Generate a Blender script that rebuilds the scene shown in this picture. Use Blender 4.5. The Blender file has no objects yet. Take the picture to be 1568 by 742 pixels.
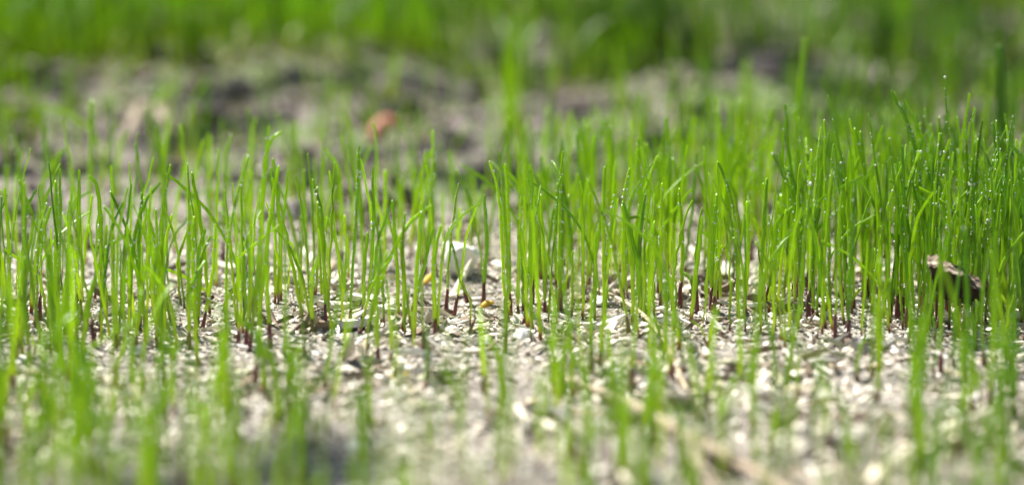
import bpy, math, random
import numpy as np
from mathutils import Vector

SC = bpy.context.scene
COL = SC.collection
rad = math.radians
rng = np.random.default_rng(7)
random.seed(7)

# ------------------------------------------------------------------ camera, sky, sun
FPX = 4356.0                 # focal length in photo pixels (1568 wide)
PITCH = rad(10.04)
CAM_H = 0.113                # close to the ground: real size, metres
cam_d = bpy.data.cameras.new('camera')
cam_d.sensor_width = 36.0
cam_d.lens = 36.0 * FPX / 1568.0
cam_d.clip_start = 0.01
cam_d.clip_end = 500.0
cam_d.dof.use_dof = True
cam_d.dof.focus_distance = 0.563
cam_d.dof.aperture_fstop = 8.8
cam_d.dof.aperture_blades = 9
cam = bpy.data.objects.new('camera', cam_d)
COL.objects.link(cam)
cam.location = (0, 0, CAM_H)
cam.rotation_euler = (math.pi/2 - PITCH, 0, 0)
SC.camera = cam

SUN_DIR = Vector((-0.50, 0.52, 1.0)).normalized()      # towards the sun: high, behind and to the left
el = math.asin(SUN_DIR.z)
world = bpy.data.worlds.new('World')
SC.world = world
world.use_nodes = True
wn = world.node_tree
bg = wn.nodes['Background']
sky = wn.nodes.new('ShaderNodeTexSky')
sky.sky_type = 'NISHITA'
sky.sun_disc = False
sky.sun_elevation = el
sky.sun_rotation = math.atan2(SUN_DIR.x, SUN_DIR.y)
sky.air_density = 1.0
sky.dust_density = 2.0
wn.links.new(sky.outputs[0], bg.inputs[0])
bg.inputs[1].default_value = 0.05
sun_l = bpy.data.lights.new('sun', 'SUN')
sun_l.energy = 5.0
sun_l.angle = rad(0.5)
sun_l.color = (1.0, 0.95, 0.88)
sun = bpy.data.objects.new('sun', sun_l)
COL.objects.link(sun)
sun.location = (-1, 1, 3)
sun.rotation_euler = SUN_DIR.to_track_quat('Z', 'Y').to_euler()

SC.view_settings.view_transform = 'Standard'
SC.view_settings.look = 'None'
SC.view_settings.gamma = 1.0
SC.view_settings.exposure = 1.5
SC.view_settings.use_curve_mapping = False
SC.cycles.use_denoising = True
SC.cycles.max_bounces = 8
SC.cycles.transmission_bounces = 6
SC.cycles.sample_clamp_indirect = 4.0

# ------------------------------------------------------------------ helpers
def hash2(ix, iy, seed):
    h = (ix.astype(np.int64) * 374761393 + iy.astype(np.int64) * 668265263 + seed * 2147483647) & 0xffffffff
    h = ((h ^ (h >> 13)) * 1274126177) & 0xffffffff
    h = (h ^ (h >> 16)) & 0xffffffff
    return h / 4294967295.0

def vnoise(x, y, seed=0):
    xi = np.floor(x); yi = np.floor(y)
    fx = x - xi; fy = y - yi
    fx = fx*fx*(3-2*fx); fy = fy*fy*(3-2*fy)
    a = hash2(xi, yi, seed); b = hash2(xi+1, yi, seed); c = hash2(xi, yi+1, seed); d = hash2(xi+1, yi+1, seed)
    return (a*(1-fx)+b*fx)*(1-fy) + (c*(1-fx)+d*fx)*fy - 0.5

def sstep(a, b, v):
    t = np.clip((v-a)/(b-a), 0, 1)
    return t*t*(3-2*t)

def ground_z(x, y):
    """Height of the ground in metres."""
    x = np.asarray(x, float); y = np.asarray(y, float)
    far = sstep(0.70, 0.85, y)
    z = vnoise(x/0.035, y/0.035, 1)*0.0030 + vnoise(x/0.013, y/0.013, 2)*0.0020
    z += vnoise(x/0.005, y/0.005, 3)*0.0011 + vnoise(x/0.0022, y/0.0022, 4)*0.0007
    z += far*(vnoise(x/0.05+9, y/0.07, 5)*0.012 + vnoise(x/0.016, y/0.02, 6)*0.007)
    z += far*0.006*np.exp(-((x+0.11)/0.07)**2 - ((y-0.93)/0.06)**2)*2
    near = np.clip(1.0 - np.maximum(np.abs(x)-3.0, 0)/3.0, 0, 1)
    z = z*near
    z += vnoise(x/1.7, y/1.7, 8)*0.05*sstep(1.6, 5, np.hypot(x, y))
    return z

def gz(x, y):
    return float(ground_z(np.array([x]), np.array([y]))[0])

cp, sp = math.cos(PITCH), math.sin(PITCH)
def ray(px, py):
    u = (px-784.0)/FPX; v = (371.0-py)/FPX
    return (u, cp + v*sp, -sp + v*cp)

def ground_at(px, py):
    """Ground point seen at a pixel of the photo."""
    r = ray(px, py); z = 0.0
    for _ in range(6):
        k = (z-CAM_H)/r[2]
        x, y = r[0]*k, r[1]*k
        z = gz(x, y)
    return x, y, z

def at_depth(px, py, y):
    r = ray(px, py); k = y/r[1]
    return np.array([r[0]*k, y, CAM_H + r[2]*k])

def to_px(p):
    x, y, z = p[0], p[1], p[2]-CAM_H
    d = y*cp - z*sp
    u = x/d; v = (y*sp + z*cp)/d
    return 784+u*FPX, 371-v*FPX, d

def mk_mesh(name, V, Fq=None, Ft=None, attrs=None, smooth=True, mat=None):
    """Fast mesh from numpy: V (n,3), quads (m,4), triangles (k,3); attrs {name: (n,) or (n,3)}."""
    me = bpy.data.meshes.new(name)
    V = np.asarray(V, np.float32)
    loops = []; starts = []; tot = 0
    for F, k in ((Fq, 4), (Ft, 3)):
        if F is None or len(F) == 0: continue
        F = np.asarray(F, np.int32).reshape(-1, k)
        loops.append(F.ravel()); starts.append(tot + np.arange(len(F), dtype=np.int32)*k); tot += F.size
    L = np.concatenate(loops); S = np.concatenate(starts)
    me.vertices.add(len(V)); me.vertices.foreach_set('co', V.ravel())
    me.loops.add(len(L)); me.loops.foreach_set('vertex_index', L)
    me.polygons.add(len(S)); me.polygons.foreach_set('loop_start', S)
    me.polygons.foreach_set('use_smooth', np.full(len(S), smooth, bool))
    me.update(calc_edges=True)
    for k, a in (attrs or {}).items():
        a = np.asarray(a, np.float32)
        if a.ndim == 1:
            at = me.attributes.new(k, 'FLOAT', 'POINT'); at.data.foreach_set('value', a)
        else:
            at = me.attributes.new(k, 'FLOAT_COLOR', 'POINT')
            at.data.foreach_set('color', np.concatenate([a, np.ones((len(a), 1), np.float32)], 1).ravel())
    if mat: me.materials.append(mat)
    me.validate()
    return me

def obj(name, me, loc=(0, 0, 0), parent=None, label=None, cat=None, group=None, kind=None, rot=None):
    o = bpy.data.objects.new(name, me); COL.objects.link(o)
    o.location = loc
    if rot is not None: o.rotation_euler = rot
    if parent is not None: o.parent = parent
    if label: o['label'] = label
    if cat: o['category'] = cat
    if group: o['group'] = group
    if kind: o['kind'] = kind
    return o

# ------------------------------------------------------------------ materials
def newmat(name):
    m = bpy.data.materials.new(name); m.use_nodes = True
    nt = m.node_tree; nt.nodes.clear()
    out = nt.nodes.new('ShaderNodeOutputMaterial')
    return m, nt, out

def N(nt, t, **kw):
    n = nt.nodes.new(t)
    for k, v in kw.items():
        if k.startswith('i_'): n.inputs[k[2:].replace('_', ' ')].default_value = v
        else: setattr(n, k, v)
    return n

def ramp(nt, src, stops, interp='LINEAR'):
    r = nt.nodes.new('ShaderNodeValToRGB'); r.color_ramp.interpolation = interp
    e = r.color_ramp.elements
    while len(e) < len(stops): e.new(0.5)
    for i, (p, c) in enumerate(stops):
        e[i].position = p; e[i].color = (*c, 1)
    if src is not None: nt.links.new(src, r.inputs[0])
    return r

def mix(nt, mode, fac, a, b):
    m = nt.nodes.new('ShaderNodeMix'); m.data_type = 'RGBA'; m.blend_type = mode
    for s, v in ((0, fac), (6, a), (7, b)):
        if hasattr(v, 'is_output'): nt.links.new(v, m.inputs[s])
        elif s == 0: m.inputs[0].default_value = v
        else: m.inputs[s].default_value = (*v, 1)
    return m.outputs[2]

def grass_mat(name, stops, trans=0.45, rough=0.35, tint_amt=0.5, spec=0.5, tcol=(2.2, 1.7, 0.4)):
    """Blade: 'mm' = length from the base in mm/60, 'tint' = 0..1 per blade."""
    m, nt, out = newmat(name); L = nt.links
    a = N(nt, 'ShaderNodeAttribute', attribute_name='mm')
    tn = N(nt, 'ShaderNodeAttribute', attribute_name='tint')
    c = ramp(nt, a.outputs['Fac'], stops).outputs[0]
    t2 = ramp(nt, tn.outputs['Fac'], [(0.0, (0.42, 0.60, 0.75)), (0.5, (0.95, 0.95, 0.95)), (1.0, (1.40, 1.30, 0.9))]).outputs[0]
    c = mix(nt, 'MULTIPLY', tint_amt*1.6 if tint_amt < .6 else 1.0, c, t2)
    tc = N(nt, 'ShaderNodeTexCoord')
    mp = N(nt, 'ShaderNodeMapping'); mp.inputs['Scale'].default_value = (3500, 3500, 260)
    L.new(tc.outputs['Object'], mp.inputs[0])
    no = N(nt, 'ShaderNodeTexNoise', i_Scale=1.0, i_Detail=2.0)
    L.new(mp.outputs[0], no.inputs['Vector'])
    v = ramp(nt, no.outputs[0], [(0.3, (0.72, 0.74, 0.72)), (0.7, (1.22, 1.2, 1.15))]).outputs[0]
    c = mix(nt, 'MULTIPLY', 0.7, c, v)
    p = N(nt, 'ShaderNodeBsdfPrincipled')
    p.inputs['Roughness'].default_value = rough
    p.inputs['Specular IOR Level'].default_value = spec
    L.new(c, p.inputs['Base Color'])
    tr = N(nt, 'ShaderNodeBsdfTranslucent')
    tcx = mix(nt, 'MULTIPLY', 1.0, c, tcol)
    L.new(tcx, tr.inputs[0])
    bu = N(nt, 'ShaderNodeBump'); bu.inputs['Strength'].default_value = 0.25; bu.inputs['Distance'].default_value = 0.0001
    L.new(no.outputs[0], bu.inputs['Height']); L.new(bu.outputs[0], p.inputs['Normal'])
    ms = N(nt, 'ShaderNodeMixShader'); ms.inputs[0].default_value = trans
    L.new(p.outputs[0], ms.inputs[1]); L.new(tr.outputs[0], ms.inputs[2]); L.new(ms.outputs[0], out.inputs[0])
    return m

M_GRASS = grass_mat('seedling_grass', spec=0.55, rough=0.3, stops= [(0.0, (0.11, 0.022, 0.025)), (0.035, (0.15, 0.06, 0.03)), (0.06, (0.27, 0.42, 0.045)), (0.22, (0.24, 0.43, 0.010)), (0.45, (0.205, 0.39, 0.007)), (0.86, (0.17, 0.33, 0.007))], trans=0.48)
M_LAWN = grass_mat('lawn_grass', tcol=(1.7, 1.75, 0.6), stops=[(0.0, (0.13, 0.14, 0.04)), (0.15, (0.08, 0.15, 0.005)), (0.6, (0.062, 0.175, 0.002)), (1.0, (0.055, 0.16, 0.002))], trans=0.45, rough=0.45, tint_amt=0.35)
M_MOSS = grass_mat('moss_green', [(0.0, (0.14, 0.14, 0.07)), (0.05, (0.13, 0.18, 0.055)), (0.3, (0.10, 0.16, 0.04))], trans=0.35, rough=0.6, spec=0.3)

def simple_mat(name, stops, scale, rough=0.8, bump=0.4, dist=0.0004, detail=6, attr=None, stretch=None, spec=0.3, trans=0.0):
    m, nt, out = newmat(name); L = nt.links
    tc = N(nt, 'ShaderNodeTexCoord')
    mp = N(nt, 'ShaderNodeMapping'); mp.inputs['Scale'].default_value = stretch or (1, 1, 1)
    L.new(tc.outputs['Object'], mp.inputs[0])
    no = N(nt, 'ShaderNodeTexNoise', i_Scale=scale, i_Detail=detail, i_Roughness=0.65)
    L.new(mp.outputs[0], no.inputs['Vector'])
    c = ramp(nt, no.outputs[0], stops).outputs[0]
    if attr:
        a = N(nt, 'ShaderNodeAttribute', attribute_name=attr)
        c = mix(nt, 'MULTIPLY', 1.0, a.outputs['Color'], c)
    p = N(nt, 'ShaderNodeBsdfPrincipled'); p.inputs['Roughness'].default_value = rough
    p.inputs['Specular IOR Level'].default_value = spec
    L.new(c, p.inputs['Base Color'])
    bu = N(nt, 'ShaderNodeBump'); bu.inputs['Strength'].default_value = bump; bu.inputs['Distance'].default_value = dist
    L.new(no.outputs[0], bu.inputs['Height']); L.new(bu.outputs[0], p.inputs['Normal'])
    if trans > 0:
        tr = N(nt, 'ShaderNodeBsdfTranslucent'); L.new(c, tr.inputs[0])
        ms = N(nt, 'ShaderNodeMixShader'); ms.inputs[0].default_value = trans
        L.new(p.outputs[0], ms.inputs[1]); L.new(tr.outputs[0], ms.inputs[2]); L.new(ms.outputs[0], out.inputs[0])
    else: L.new(p.outputs[0], out.inputs[0])
    return m

G = lambda v: (v, v, v)
M_GRIT = simple_mat('grit_litter', [(0.3, G(0.72)), (0.7, G(1.12))], 2200, attr='col', bump=0.5, dist=0.0002)
M_SHEATH = simple_mat('maroon_sheath', [(0.3, (0.055, 0.012, 0.018)), (0.6, (0.13, 0.025, 0.03)), (0.8, (0.22, 0.07, 0.045))], 900, rough=0.45, bump=0.3, spec=0.5)
M_STONE = simple_mat('pale_stone', [(0.3, (0.56, 0.53, 0.48)), (0.5, (0.74, 0.72, 0.68)), (0.7, (0.78, 0.77, 0.74))], 350, bump=0.5, dist=0.0006)
M_GREY = simple_mat('grey_stone', [(0.3, (0.09, 0.07, 0.058)), (0.55, (0.18, 0.15, 0.13)), (0.75, (0.30, 0.26, 0.23))], 160, bump=0.6, dist=0.001)
M_BARK = simple_mat('bark_outside', [(0.38, (0.03, 0.02, 0.012)), (0.5, (0.12, 0.085, 0.055)), (0.64, (0.42, 0.37, 0.29))], 700, bump=0.9, dist=0.0008, stretch=(0.4, 1, 1.4))
M_BARKIN_SHADE = simple_mat('bark_inner_shade', [(0.3, (0.012, 0.008, 0.005)), (0.7, (0.035, 0.024, 0.015))], 500, bump=0.6)  # inner bark tone pushed near black to hold the underside's shade
M_STRAW = simple_mat('dry_straw', [(0.3, (0.33, 0.25, 0.15)), (0.55, (0.50, 0.41, 0.27)), (0.75, (0.64, 0.56, 0.41))], 260, rough=0.55, bump=0.5, stretch=(0.3, 1, 1))
M_DULL = simple_mat('dull_stalk', [(0.3, (0.14, 0.11, 0.075)), (0.55, (0.27, 0.22, 0.155)), (0.75, (0.40, 0.34, 0.25))], 260, rough=0.7, bump=0.5, stretch=(0.3, 1, 1))
M_TWIG = simple_mat('tan_twig_bark', [(0.3, (0.17, 0.125, 0.085)), (0.55, (0.33, 0.265, 0.19)), (0.75, (0.46, 0.39, 0.30))], 260, rough=0.7, bump=0.5, stretch=(0.3, 1, 1))
M_WOOD = simple_mat('pale_wood', [(0.3, (0.48, 0.40, 0.28)), (0.55, (0.66, 0.60, 0.48)), (0.75, (0.76, 0.72, 0.62))], 500, rough=0.65, bump=0.6, stretch=(0.25, 1.2, 1.2))
M_HUSK = simple_mat('dry_husk', [(0.3, (0.55, 0.50, 0.36)), (0.7, (0.76, 0.73, 0.60))], 500, rough=0.5, bump=0.4, stretch=(0.25, 1.2, 1.2), trans=0.3)
M_YELLOW = simple_mat('yellow_petal', [(0.3, (0.42, 0.24, 0.03)), (0.55, (0.66, 0.46, 0.04)), (0.75, (0.68, 0.58, 0.20))], 500, rough=0.5, bump=0.4, trans=0.3)
M_RED = simple_mat('rust_leaf', [(0.3, (0.26, 0.09, 0.045)), (0.6, (0.36, 0.14, 0.075)), (0.8, (0.42, 0.21, 0.12))], 200, rough=0.6, bump=0.5)
# water, partly opaque white in place of sunlit glints
M_DEW, nt, out = newmat('dew_water_glint')
p = N(nt, 'ShaderNodeBsdfPrincipled'); p.inputs['Roughness'].default_value = 0.11; p.inputs['IOR'].default_value = 1.33
p.inputs['Base Color'].default_value = (1.0, 1.0, 0.90, 1); p.inputs['Transmission Weight'].default_value = 0.5
p.inputs['Specular IOR Level'].default_value = 1.0
nt.links.new(p.outputs[0], out.inputs[0])

# ground: pale crumbly sand near, darker humus with moss further back, tree shade mixed into its tone
M_GROUND, nt, out = newmat('sandy_ground'); L = nt.links
tc = N(nt, 'ShaderNodeTexCoord')
def gn(scale, detail=5, rough=0.6):
    n = N(nt, 'ShaderNodeTexNoise', i_Scale=scale, i_Detail=detail, i_Roughness=rough); L.new(tc.outputs['Object'], n.inputs['Vector']); return n.outputs[0]
n1, n2, n3 = gn(700, 6, 0.7), gn(120), gn(30)
sand = ramp(nt, n1, [(0.30, (0.055, 0.045, 0.035)), (0.50, (0.22, 0.20, 0.17)), (0.62, (0.44, 0.42, 0.37)), (0.75, (0.72, 0.70, 0.66))]).outputs[0]
sand = mix(nt, 'MULTIPLY', 0.6, sand, ramp(nt, n2, [(0.3, (0.62, 0.60, 0.55)), (0.65, (1.05, 1.05, 1.05))]).outputs[0])
humus_shade = ramp(nt, n2, [(0.3, (0.06, 0.045, 0.038)), (0.5, (0.125, 0.10, 0.09)), (0.62, (0.19, 0.16, 0.15)), (0.75, (0.32, 0.28, 0.25))]).outputs[0]
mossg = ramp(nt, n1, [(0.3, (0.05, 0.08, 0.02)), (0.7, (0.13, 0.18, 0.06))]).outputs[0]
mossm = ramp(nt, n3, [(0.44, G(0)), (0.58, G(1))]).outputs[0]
humus_shade = mix(nt, 'MIX', mossm, humus_shade, mossg)
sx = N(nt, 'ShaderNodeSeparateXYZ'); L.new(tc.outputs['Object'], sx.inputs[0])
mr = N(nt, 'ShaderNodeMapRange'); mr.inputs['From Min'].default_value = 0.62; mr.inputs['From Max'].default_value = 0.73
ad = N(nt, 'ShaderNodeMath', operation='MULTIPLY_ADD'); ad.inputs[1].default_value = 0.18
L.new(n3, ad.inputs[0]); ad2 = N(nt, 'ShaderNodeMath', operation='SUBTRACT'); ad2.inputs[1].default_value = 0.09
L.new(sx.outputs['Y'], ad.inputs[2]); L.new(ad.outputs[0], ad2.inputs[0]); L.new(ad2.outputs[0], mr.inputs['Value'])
gc = mix(nt, 'MIX', mr.outputs[0], sand, humus_shade)
p = N(nt, 'ShaderNodeBsdfPrincipled'); p.inputs['Roughness'].default_value = 0.85; p.inputs['Specular IOR Level'].default_value = 0.3
L.new(gc, p.inputs['Base Color'])
bu = N(nt, 'ShaderNodeBump'); bu.inputs['Strength'].default_value = 0.9; bu.inputs['Distance'].default_value = 0.0006
L.new(n1, bu.inputs['Height']); L.new(bu.outputs[0], p.inputs['Normal']); L.new(p.outputs[0], out.inputs[0])

# ------------------------------------------------------------------ ground sheet
def axis(lo, hi, step, end, grow):
    a = list(np.arange(lo, hi+step*0.5, step))
    s = step; v = a[-1]
    while v < end:
        s *= grow; v += s; a.append(v)
    return a
xs_p = axis(0, 0.14, 0.0009, 60, 1.13)
xs = np.array([-v for v in xs_p[:0:-1]] + xs_p)
ya = axis(0.40, 0.66, 0.0009, 0.66, 1.1); s = 0.0009; v = ya[-1]
while v < 1.6: s = min(s*1.012, 0.006); v += s; ya.append(v)
while v < 80: s *= 1.13; v += s; ya.append(v)
yb = []; s = 0.0009; v = 0.40
while v > -20: s *= 1.12; v -= s; yb.append(v)
ys = np.array(yb[::-1] + ya)
X, Y = np.meshgrid(xs, ys)
Z = ground_z(X, Y)
nx, ny = len(xs), len(ys)
V = np.stack([X.ravel(), Y.ravel(), Z.ravel()], 1)
i = (np.arange(ny-1)[:, None]*nx + np.arange(nx-1)[None, :]).ravel()
F = np.stack([i, i+1, i+nx+1, i+nx], 1)
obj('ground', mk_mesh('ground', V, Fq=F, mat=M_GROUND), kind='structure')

# ------------------------------------------------------------------ litter: grit, chips, clods
def chip_template(kind, r):
    """Irregular small solid, ~unit size."""
    if kind == 'clod':       # distorted octahedron-ish blob (18 tris)
        import bmesh
        bm = bmesh.new(); bmesh.ops.create_icosphere(bm, subdivisions=1, radius=0.5)
        V = np.array([v.co[:] for v in bm.verts]); F = np.array([[v.index for v in f.verts] for f in bm.faces]); bm.free()
        V *= 1 + r.uniform(-0.28, 0.28, (len(V), 1)); V *= np.array([1, r.uniform(.6, .95), r.uniform(.5, .8)])
        return V, F
    n = 7 if kind == 'flake' else 6 if kind == 'sliver' else 5
    a = np.sort(r.uniform(0, 2*math.pi, n)) if kind == 'flake' else np.linspace(0, 2*math.pi, n, endpoint=False)
    a = np.linspace(0, 2*math.pi, n, endpoint=False) + r.uniform(-.3, .3, n)
    rr = r.uniform(0.32, 0.55, n)
    ex = (1.0, 0.7) if kind == 'flake' else (1.0, 0.22) if kind == 'sliver' else (1.0, 0.05)
    top = np.stack([np.cos(a)*rr*ex[0], np.sin(a)*rr*ex[1], r.uniform(0.03, 0.10, n)], 1)
    bot = top*[0.92, 0.92, 1]; bot[:, 2] -= r.uniform(0.06, 0.14)
    if kind == 'fibre': top[:, 2] *= .4; bot[:, 2] = top[:, 2]-.04
    bend = r.uniform(-0.5, 0.5)
    V = np.concatenate([top, bot, [[0, 0, 0.09]], [[0, 0, -0.05]]]); V[:, 2] += bend*V[:, 0]**2
    F = []
    for k in range(n):
        q = (k+1) % n
        F += [[k, q, 2*n], [q, k, n+q], [k, n+k, n+q], [n+q, n+k, 2*n+1]]
    return V, np.array(F)

tpl = {k: [chip_template(k, rng) for _ in range(8)] for k in ('clod', 'flake', 'sliver', 'fibre')}

def rotmats(n, tilt):
    a = rng.uniform(0, 2*math.pi, n); b = rng.normal(0, tilt, n); c = rng.normal(0, tilt, n)
    ca, sa, cb, sb, cc, s_c = np.cos(a), np.sin(a), np.cos(b), np.sin(b), np.cos(c), np.sin(c)
    R = np.zeros((n, 3, 3))
    R[:, 0, 0] = ca*cb; R[:, 0, 1] = ca*sb*s_c-sa*cc; R[:, 0, 2] = ca*sb*cc+sa*s_c
    R[:, 1, 0] = sa*cb; R[:, 1, 1] = sa*sb*s_c+ca*cc; R[:, 1, 2] = sa*sb*cc-ca*s_c
    R[:, 2, 0] = -sb; R[:, 2, 1] = cb*s_c; R[:, 2, 2] = cb*cc
    return R

def scatter(spec, posfn, pal, tilt):
    """spec: [(kind, count, smin, smax)]; returns V, F, col arrays."""
    Vs, Fs, Cs = [], [], []; off = 0
    pal = np.array(pal)
    for kind, cnt, s0, s1 in spec:
        for T, TF in tpl[kind]:
            n = cnt//8
            x, y = posfn(n)
            s = s0*(s1/s0)**(rng.uniform(0, 1, n)**1.7)*np.clip(1.0+1.3*vnoise(x/0.017, y/0.02, 77), .45, 1.7)
            R = rotmats(n, tilt)
            P = np.einsum('nij,vj->nvi', R, T)*s[:, None, None]
            z = ground_z(x, y) + s*0.10
            P += np.stack([x, y, z], 1)[:, None, :]
            c = pal[rng.integers(0, len(pal), n)]*rng.uniform(0.75, 1.15, (n, 1))*np.array([1.10, 1.07, 1.0])
            nv = len(T)
            Vs.append(P.reshape(-1, 3)); Cs.append(np.repeat(c, nv, 0))
            Fs.append((TF[None] + (off + np.arange(n)*nv)[:, None, None]).reshape(-1, 3)); off += n*nv
    return np.concatenate(Vs), np.concatenate(Fs), np.concatenate(Cs)

def wedge(y0, y1, margin=0.02):
    def f(n):
        y = np.sqrt(rng.uniform(y0**2, y1**2, n)); x = rng.uniform(-1, 1, n)*(y*0.184 + margin); return x, y
    return f

PALE = [(0.76, 0.73, 0.66), (0.70, 0.67, 0.61), (0.80, 0.78, 0.74), (0.64, 0.59, 0.52), (0.50, 0.48, 0.43), (0.66, 0.61, 0.48), (0.46, 0.42, 0.37), (0.60, 0.56, 0.52), (0.30, 0.25, 0.19), (0.40, 0.42, 0.29), (0.70, 0.69, 0.66), (0.20, 0.15, 0.11), (0.33, 0.32, 0.29), (0.13, 0.10, 0.08), (0.86, 0.84, 0.79), (0.84, 0.80, 0.72), (0.10, 0.08, 0.06), (0.16, 0.12, 0.09)]
V1, F1, C1 = scatter([('clod', 54000, 0.00030, 0.0018), ('flake', 7600, 0.0009, 0.0032), ('sliver', 3600, 0.0014, 0.0080), ('fibre', 3600, 0.003, 0.010)], wedge(0.395, 0.665, 0.05), PALE, 0.38)
obj('gravel_litter', mk_mesh('gravel_litter', V1, Ft=F1, attrs={'col': C1}, smooth=False, mat=M_GRIT), kind='stuff',
    label='pale crumbly grit, chips and plant litter covering the soil between the seedlings', cat='gravel')
DARK = [tuple(0.5*v for v in c) for c in [(0.22, 0.18, 0.16), (0.32, 0.28, 0.26), (0.42, 0.37, 0.35), (0.16, 0.12, 0.10), (0.5, 0.46, 0.43), (0.27, 0.22, 0.17), (0.20, 0.20, 0.13)]]  # soil colours scaled down to hold part of the strip's shade
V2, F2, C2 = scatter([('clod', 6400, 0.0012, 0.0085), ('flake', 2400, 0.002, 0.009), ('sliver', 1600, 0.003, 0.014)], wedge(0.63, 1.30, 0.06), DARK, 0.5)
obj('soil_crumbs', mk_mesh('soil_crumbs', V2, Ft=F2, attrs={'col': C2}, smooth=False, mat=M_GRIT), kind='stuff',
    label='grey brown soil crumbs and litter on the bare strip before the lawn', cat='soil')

# ------------------------------------------------------------------ blades
SECT = np.array([(-.5, .06), (-.27, -.24), (.27, -.24), (.5, .06), (.24, .13), (-.24, .13)])
NS = len(SECT)
def blade_geo(P, w, face, tint, tip=0.55, base_mm=0.0):
    """Rounded folded blade along points P (k,3); face = unit vector the broad side looks along."""
    P = np.asarray(P, float); k = len(P)
    T = np.gradient(P, axis=0); T /= np.linalg.norm(T, axis=1)[:, None]
    S = np.cross(T, face); S /= np.linalg.norm(S, axis=1)[:, None]
    Nn = np.cross(S, T)
    t = np.linspace(0, 1, k)
    ww = w*np.where(t < 0.25, 0.78 + 0.22*t/0.25, 1.0)*np.where(t > 0.55, 1 - (1-tip)*((t-0.55)/0.45)**2.2, 1)
    V = P[:, None, :] + (SECT[None, :, 0, None]*S[:, None, :] + SECT[None, :, 1, None]*Nn[:, None, :])*ww[:, None, None]
    V = V.reshape(-1, 3)
    d = np.concatenate([[0], np.cumsum(np.linalg.norm(np.diff(P, axis=0), axis=1))])*1000/60.0 + base_mm
    mm = np.repeat(d, NS)
    i = (np.arange(k-1)[:, None]*NS + np.arange(NS)[None]).ravel()
    j = (np.arange(k-1)[:, None]*NS + ((np.arange(NS)+1) % NS)[None]).ravel()
    F = np.stack([i, j, j+NS, i+NS], 1)
    tipv = P[-1] + T[-1]*w*tip*0.7
    V = np.concatenate([V, tipv[None]]); mm = np.append(mm, d[-1])
    b = (k-1)*NS
    Ft = np.array([[b+q, b+(q+1) % NS, len(V)-1] for q in range(NS)])
    return V, F, Ft, mm, np.full(len(V), tint)

def curve(pts, k=15):
    """Smooth curve through few control points, even steps."""
    P = np.asarray(pts, float)
    if len(P) == 2: return P[0] + (P[1]-P[0])*np.linspace(0, 1, k)[:, None]
    E = np.concatenate([[2*P[0]-P[1]], P, [2*P[-1]-P[-2]]])
    out = []
    for a in range(1, len(E)-2):
        p0, p1, p2, p3 = E[a-1:a+3]
        for t in np.linspace(0, 1, 12, endpoint=(a == len(E)-3)):
            out.append(0.5*(2*p1 + (p2-p0)*t + (2*p0-5*p1+4*p2-p3)*t*t + (3*p1-p0-3*p2+p3)*t**3))
    out = np.array(out)
    d = np.concatenate([[0], np.cumsum(np.linalg.norm(np.diff(out, axis=0), axis=1))])
    u = np.linspace(0, d[-1], k)
    return np.stack([np.interp(u, d, out[:, c]) for c in range(3)], 1)

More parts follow.
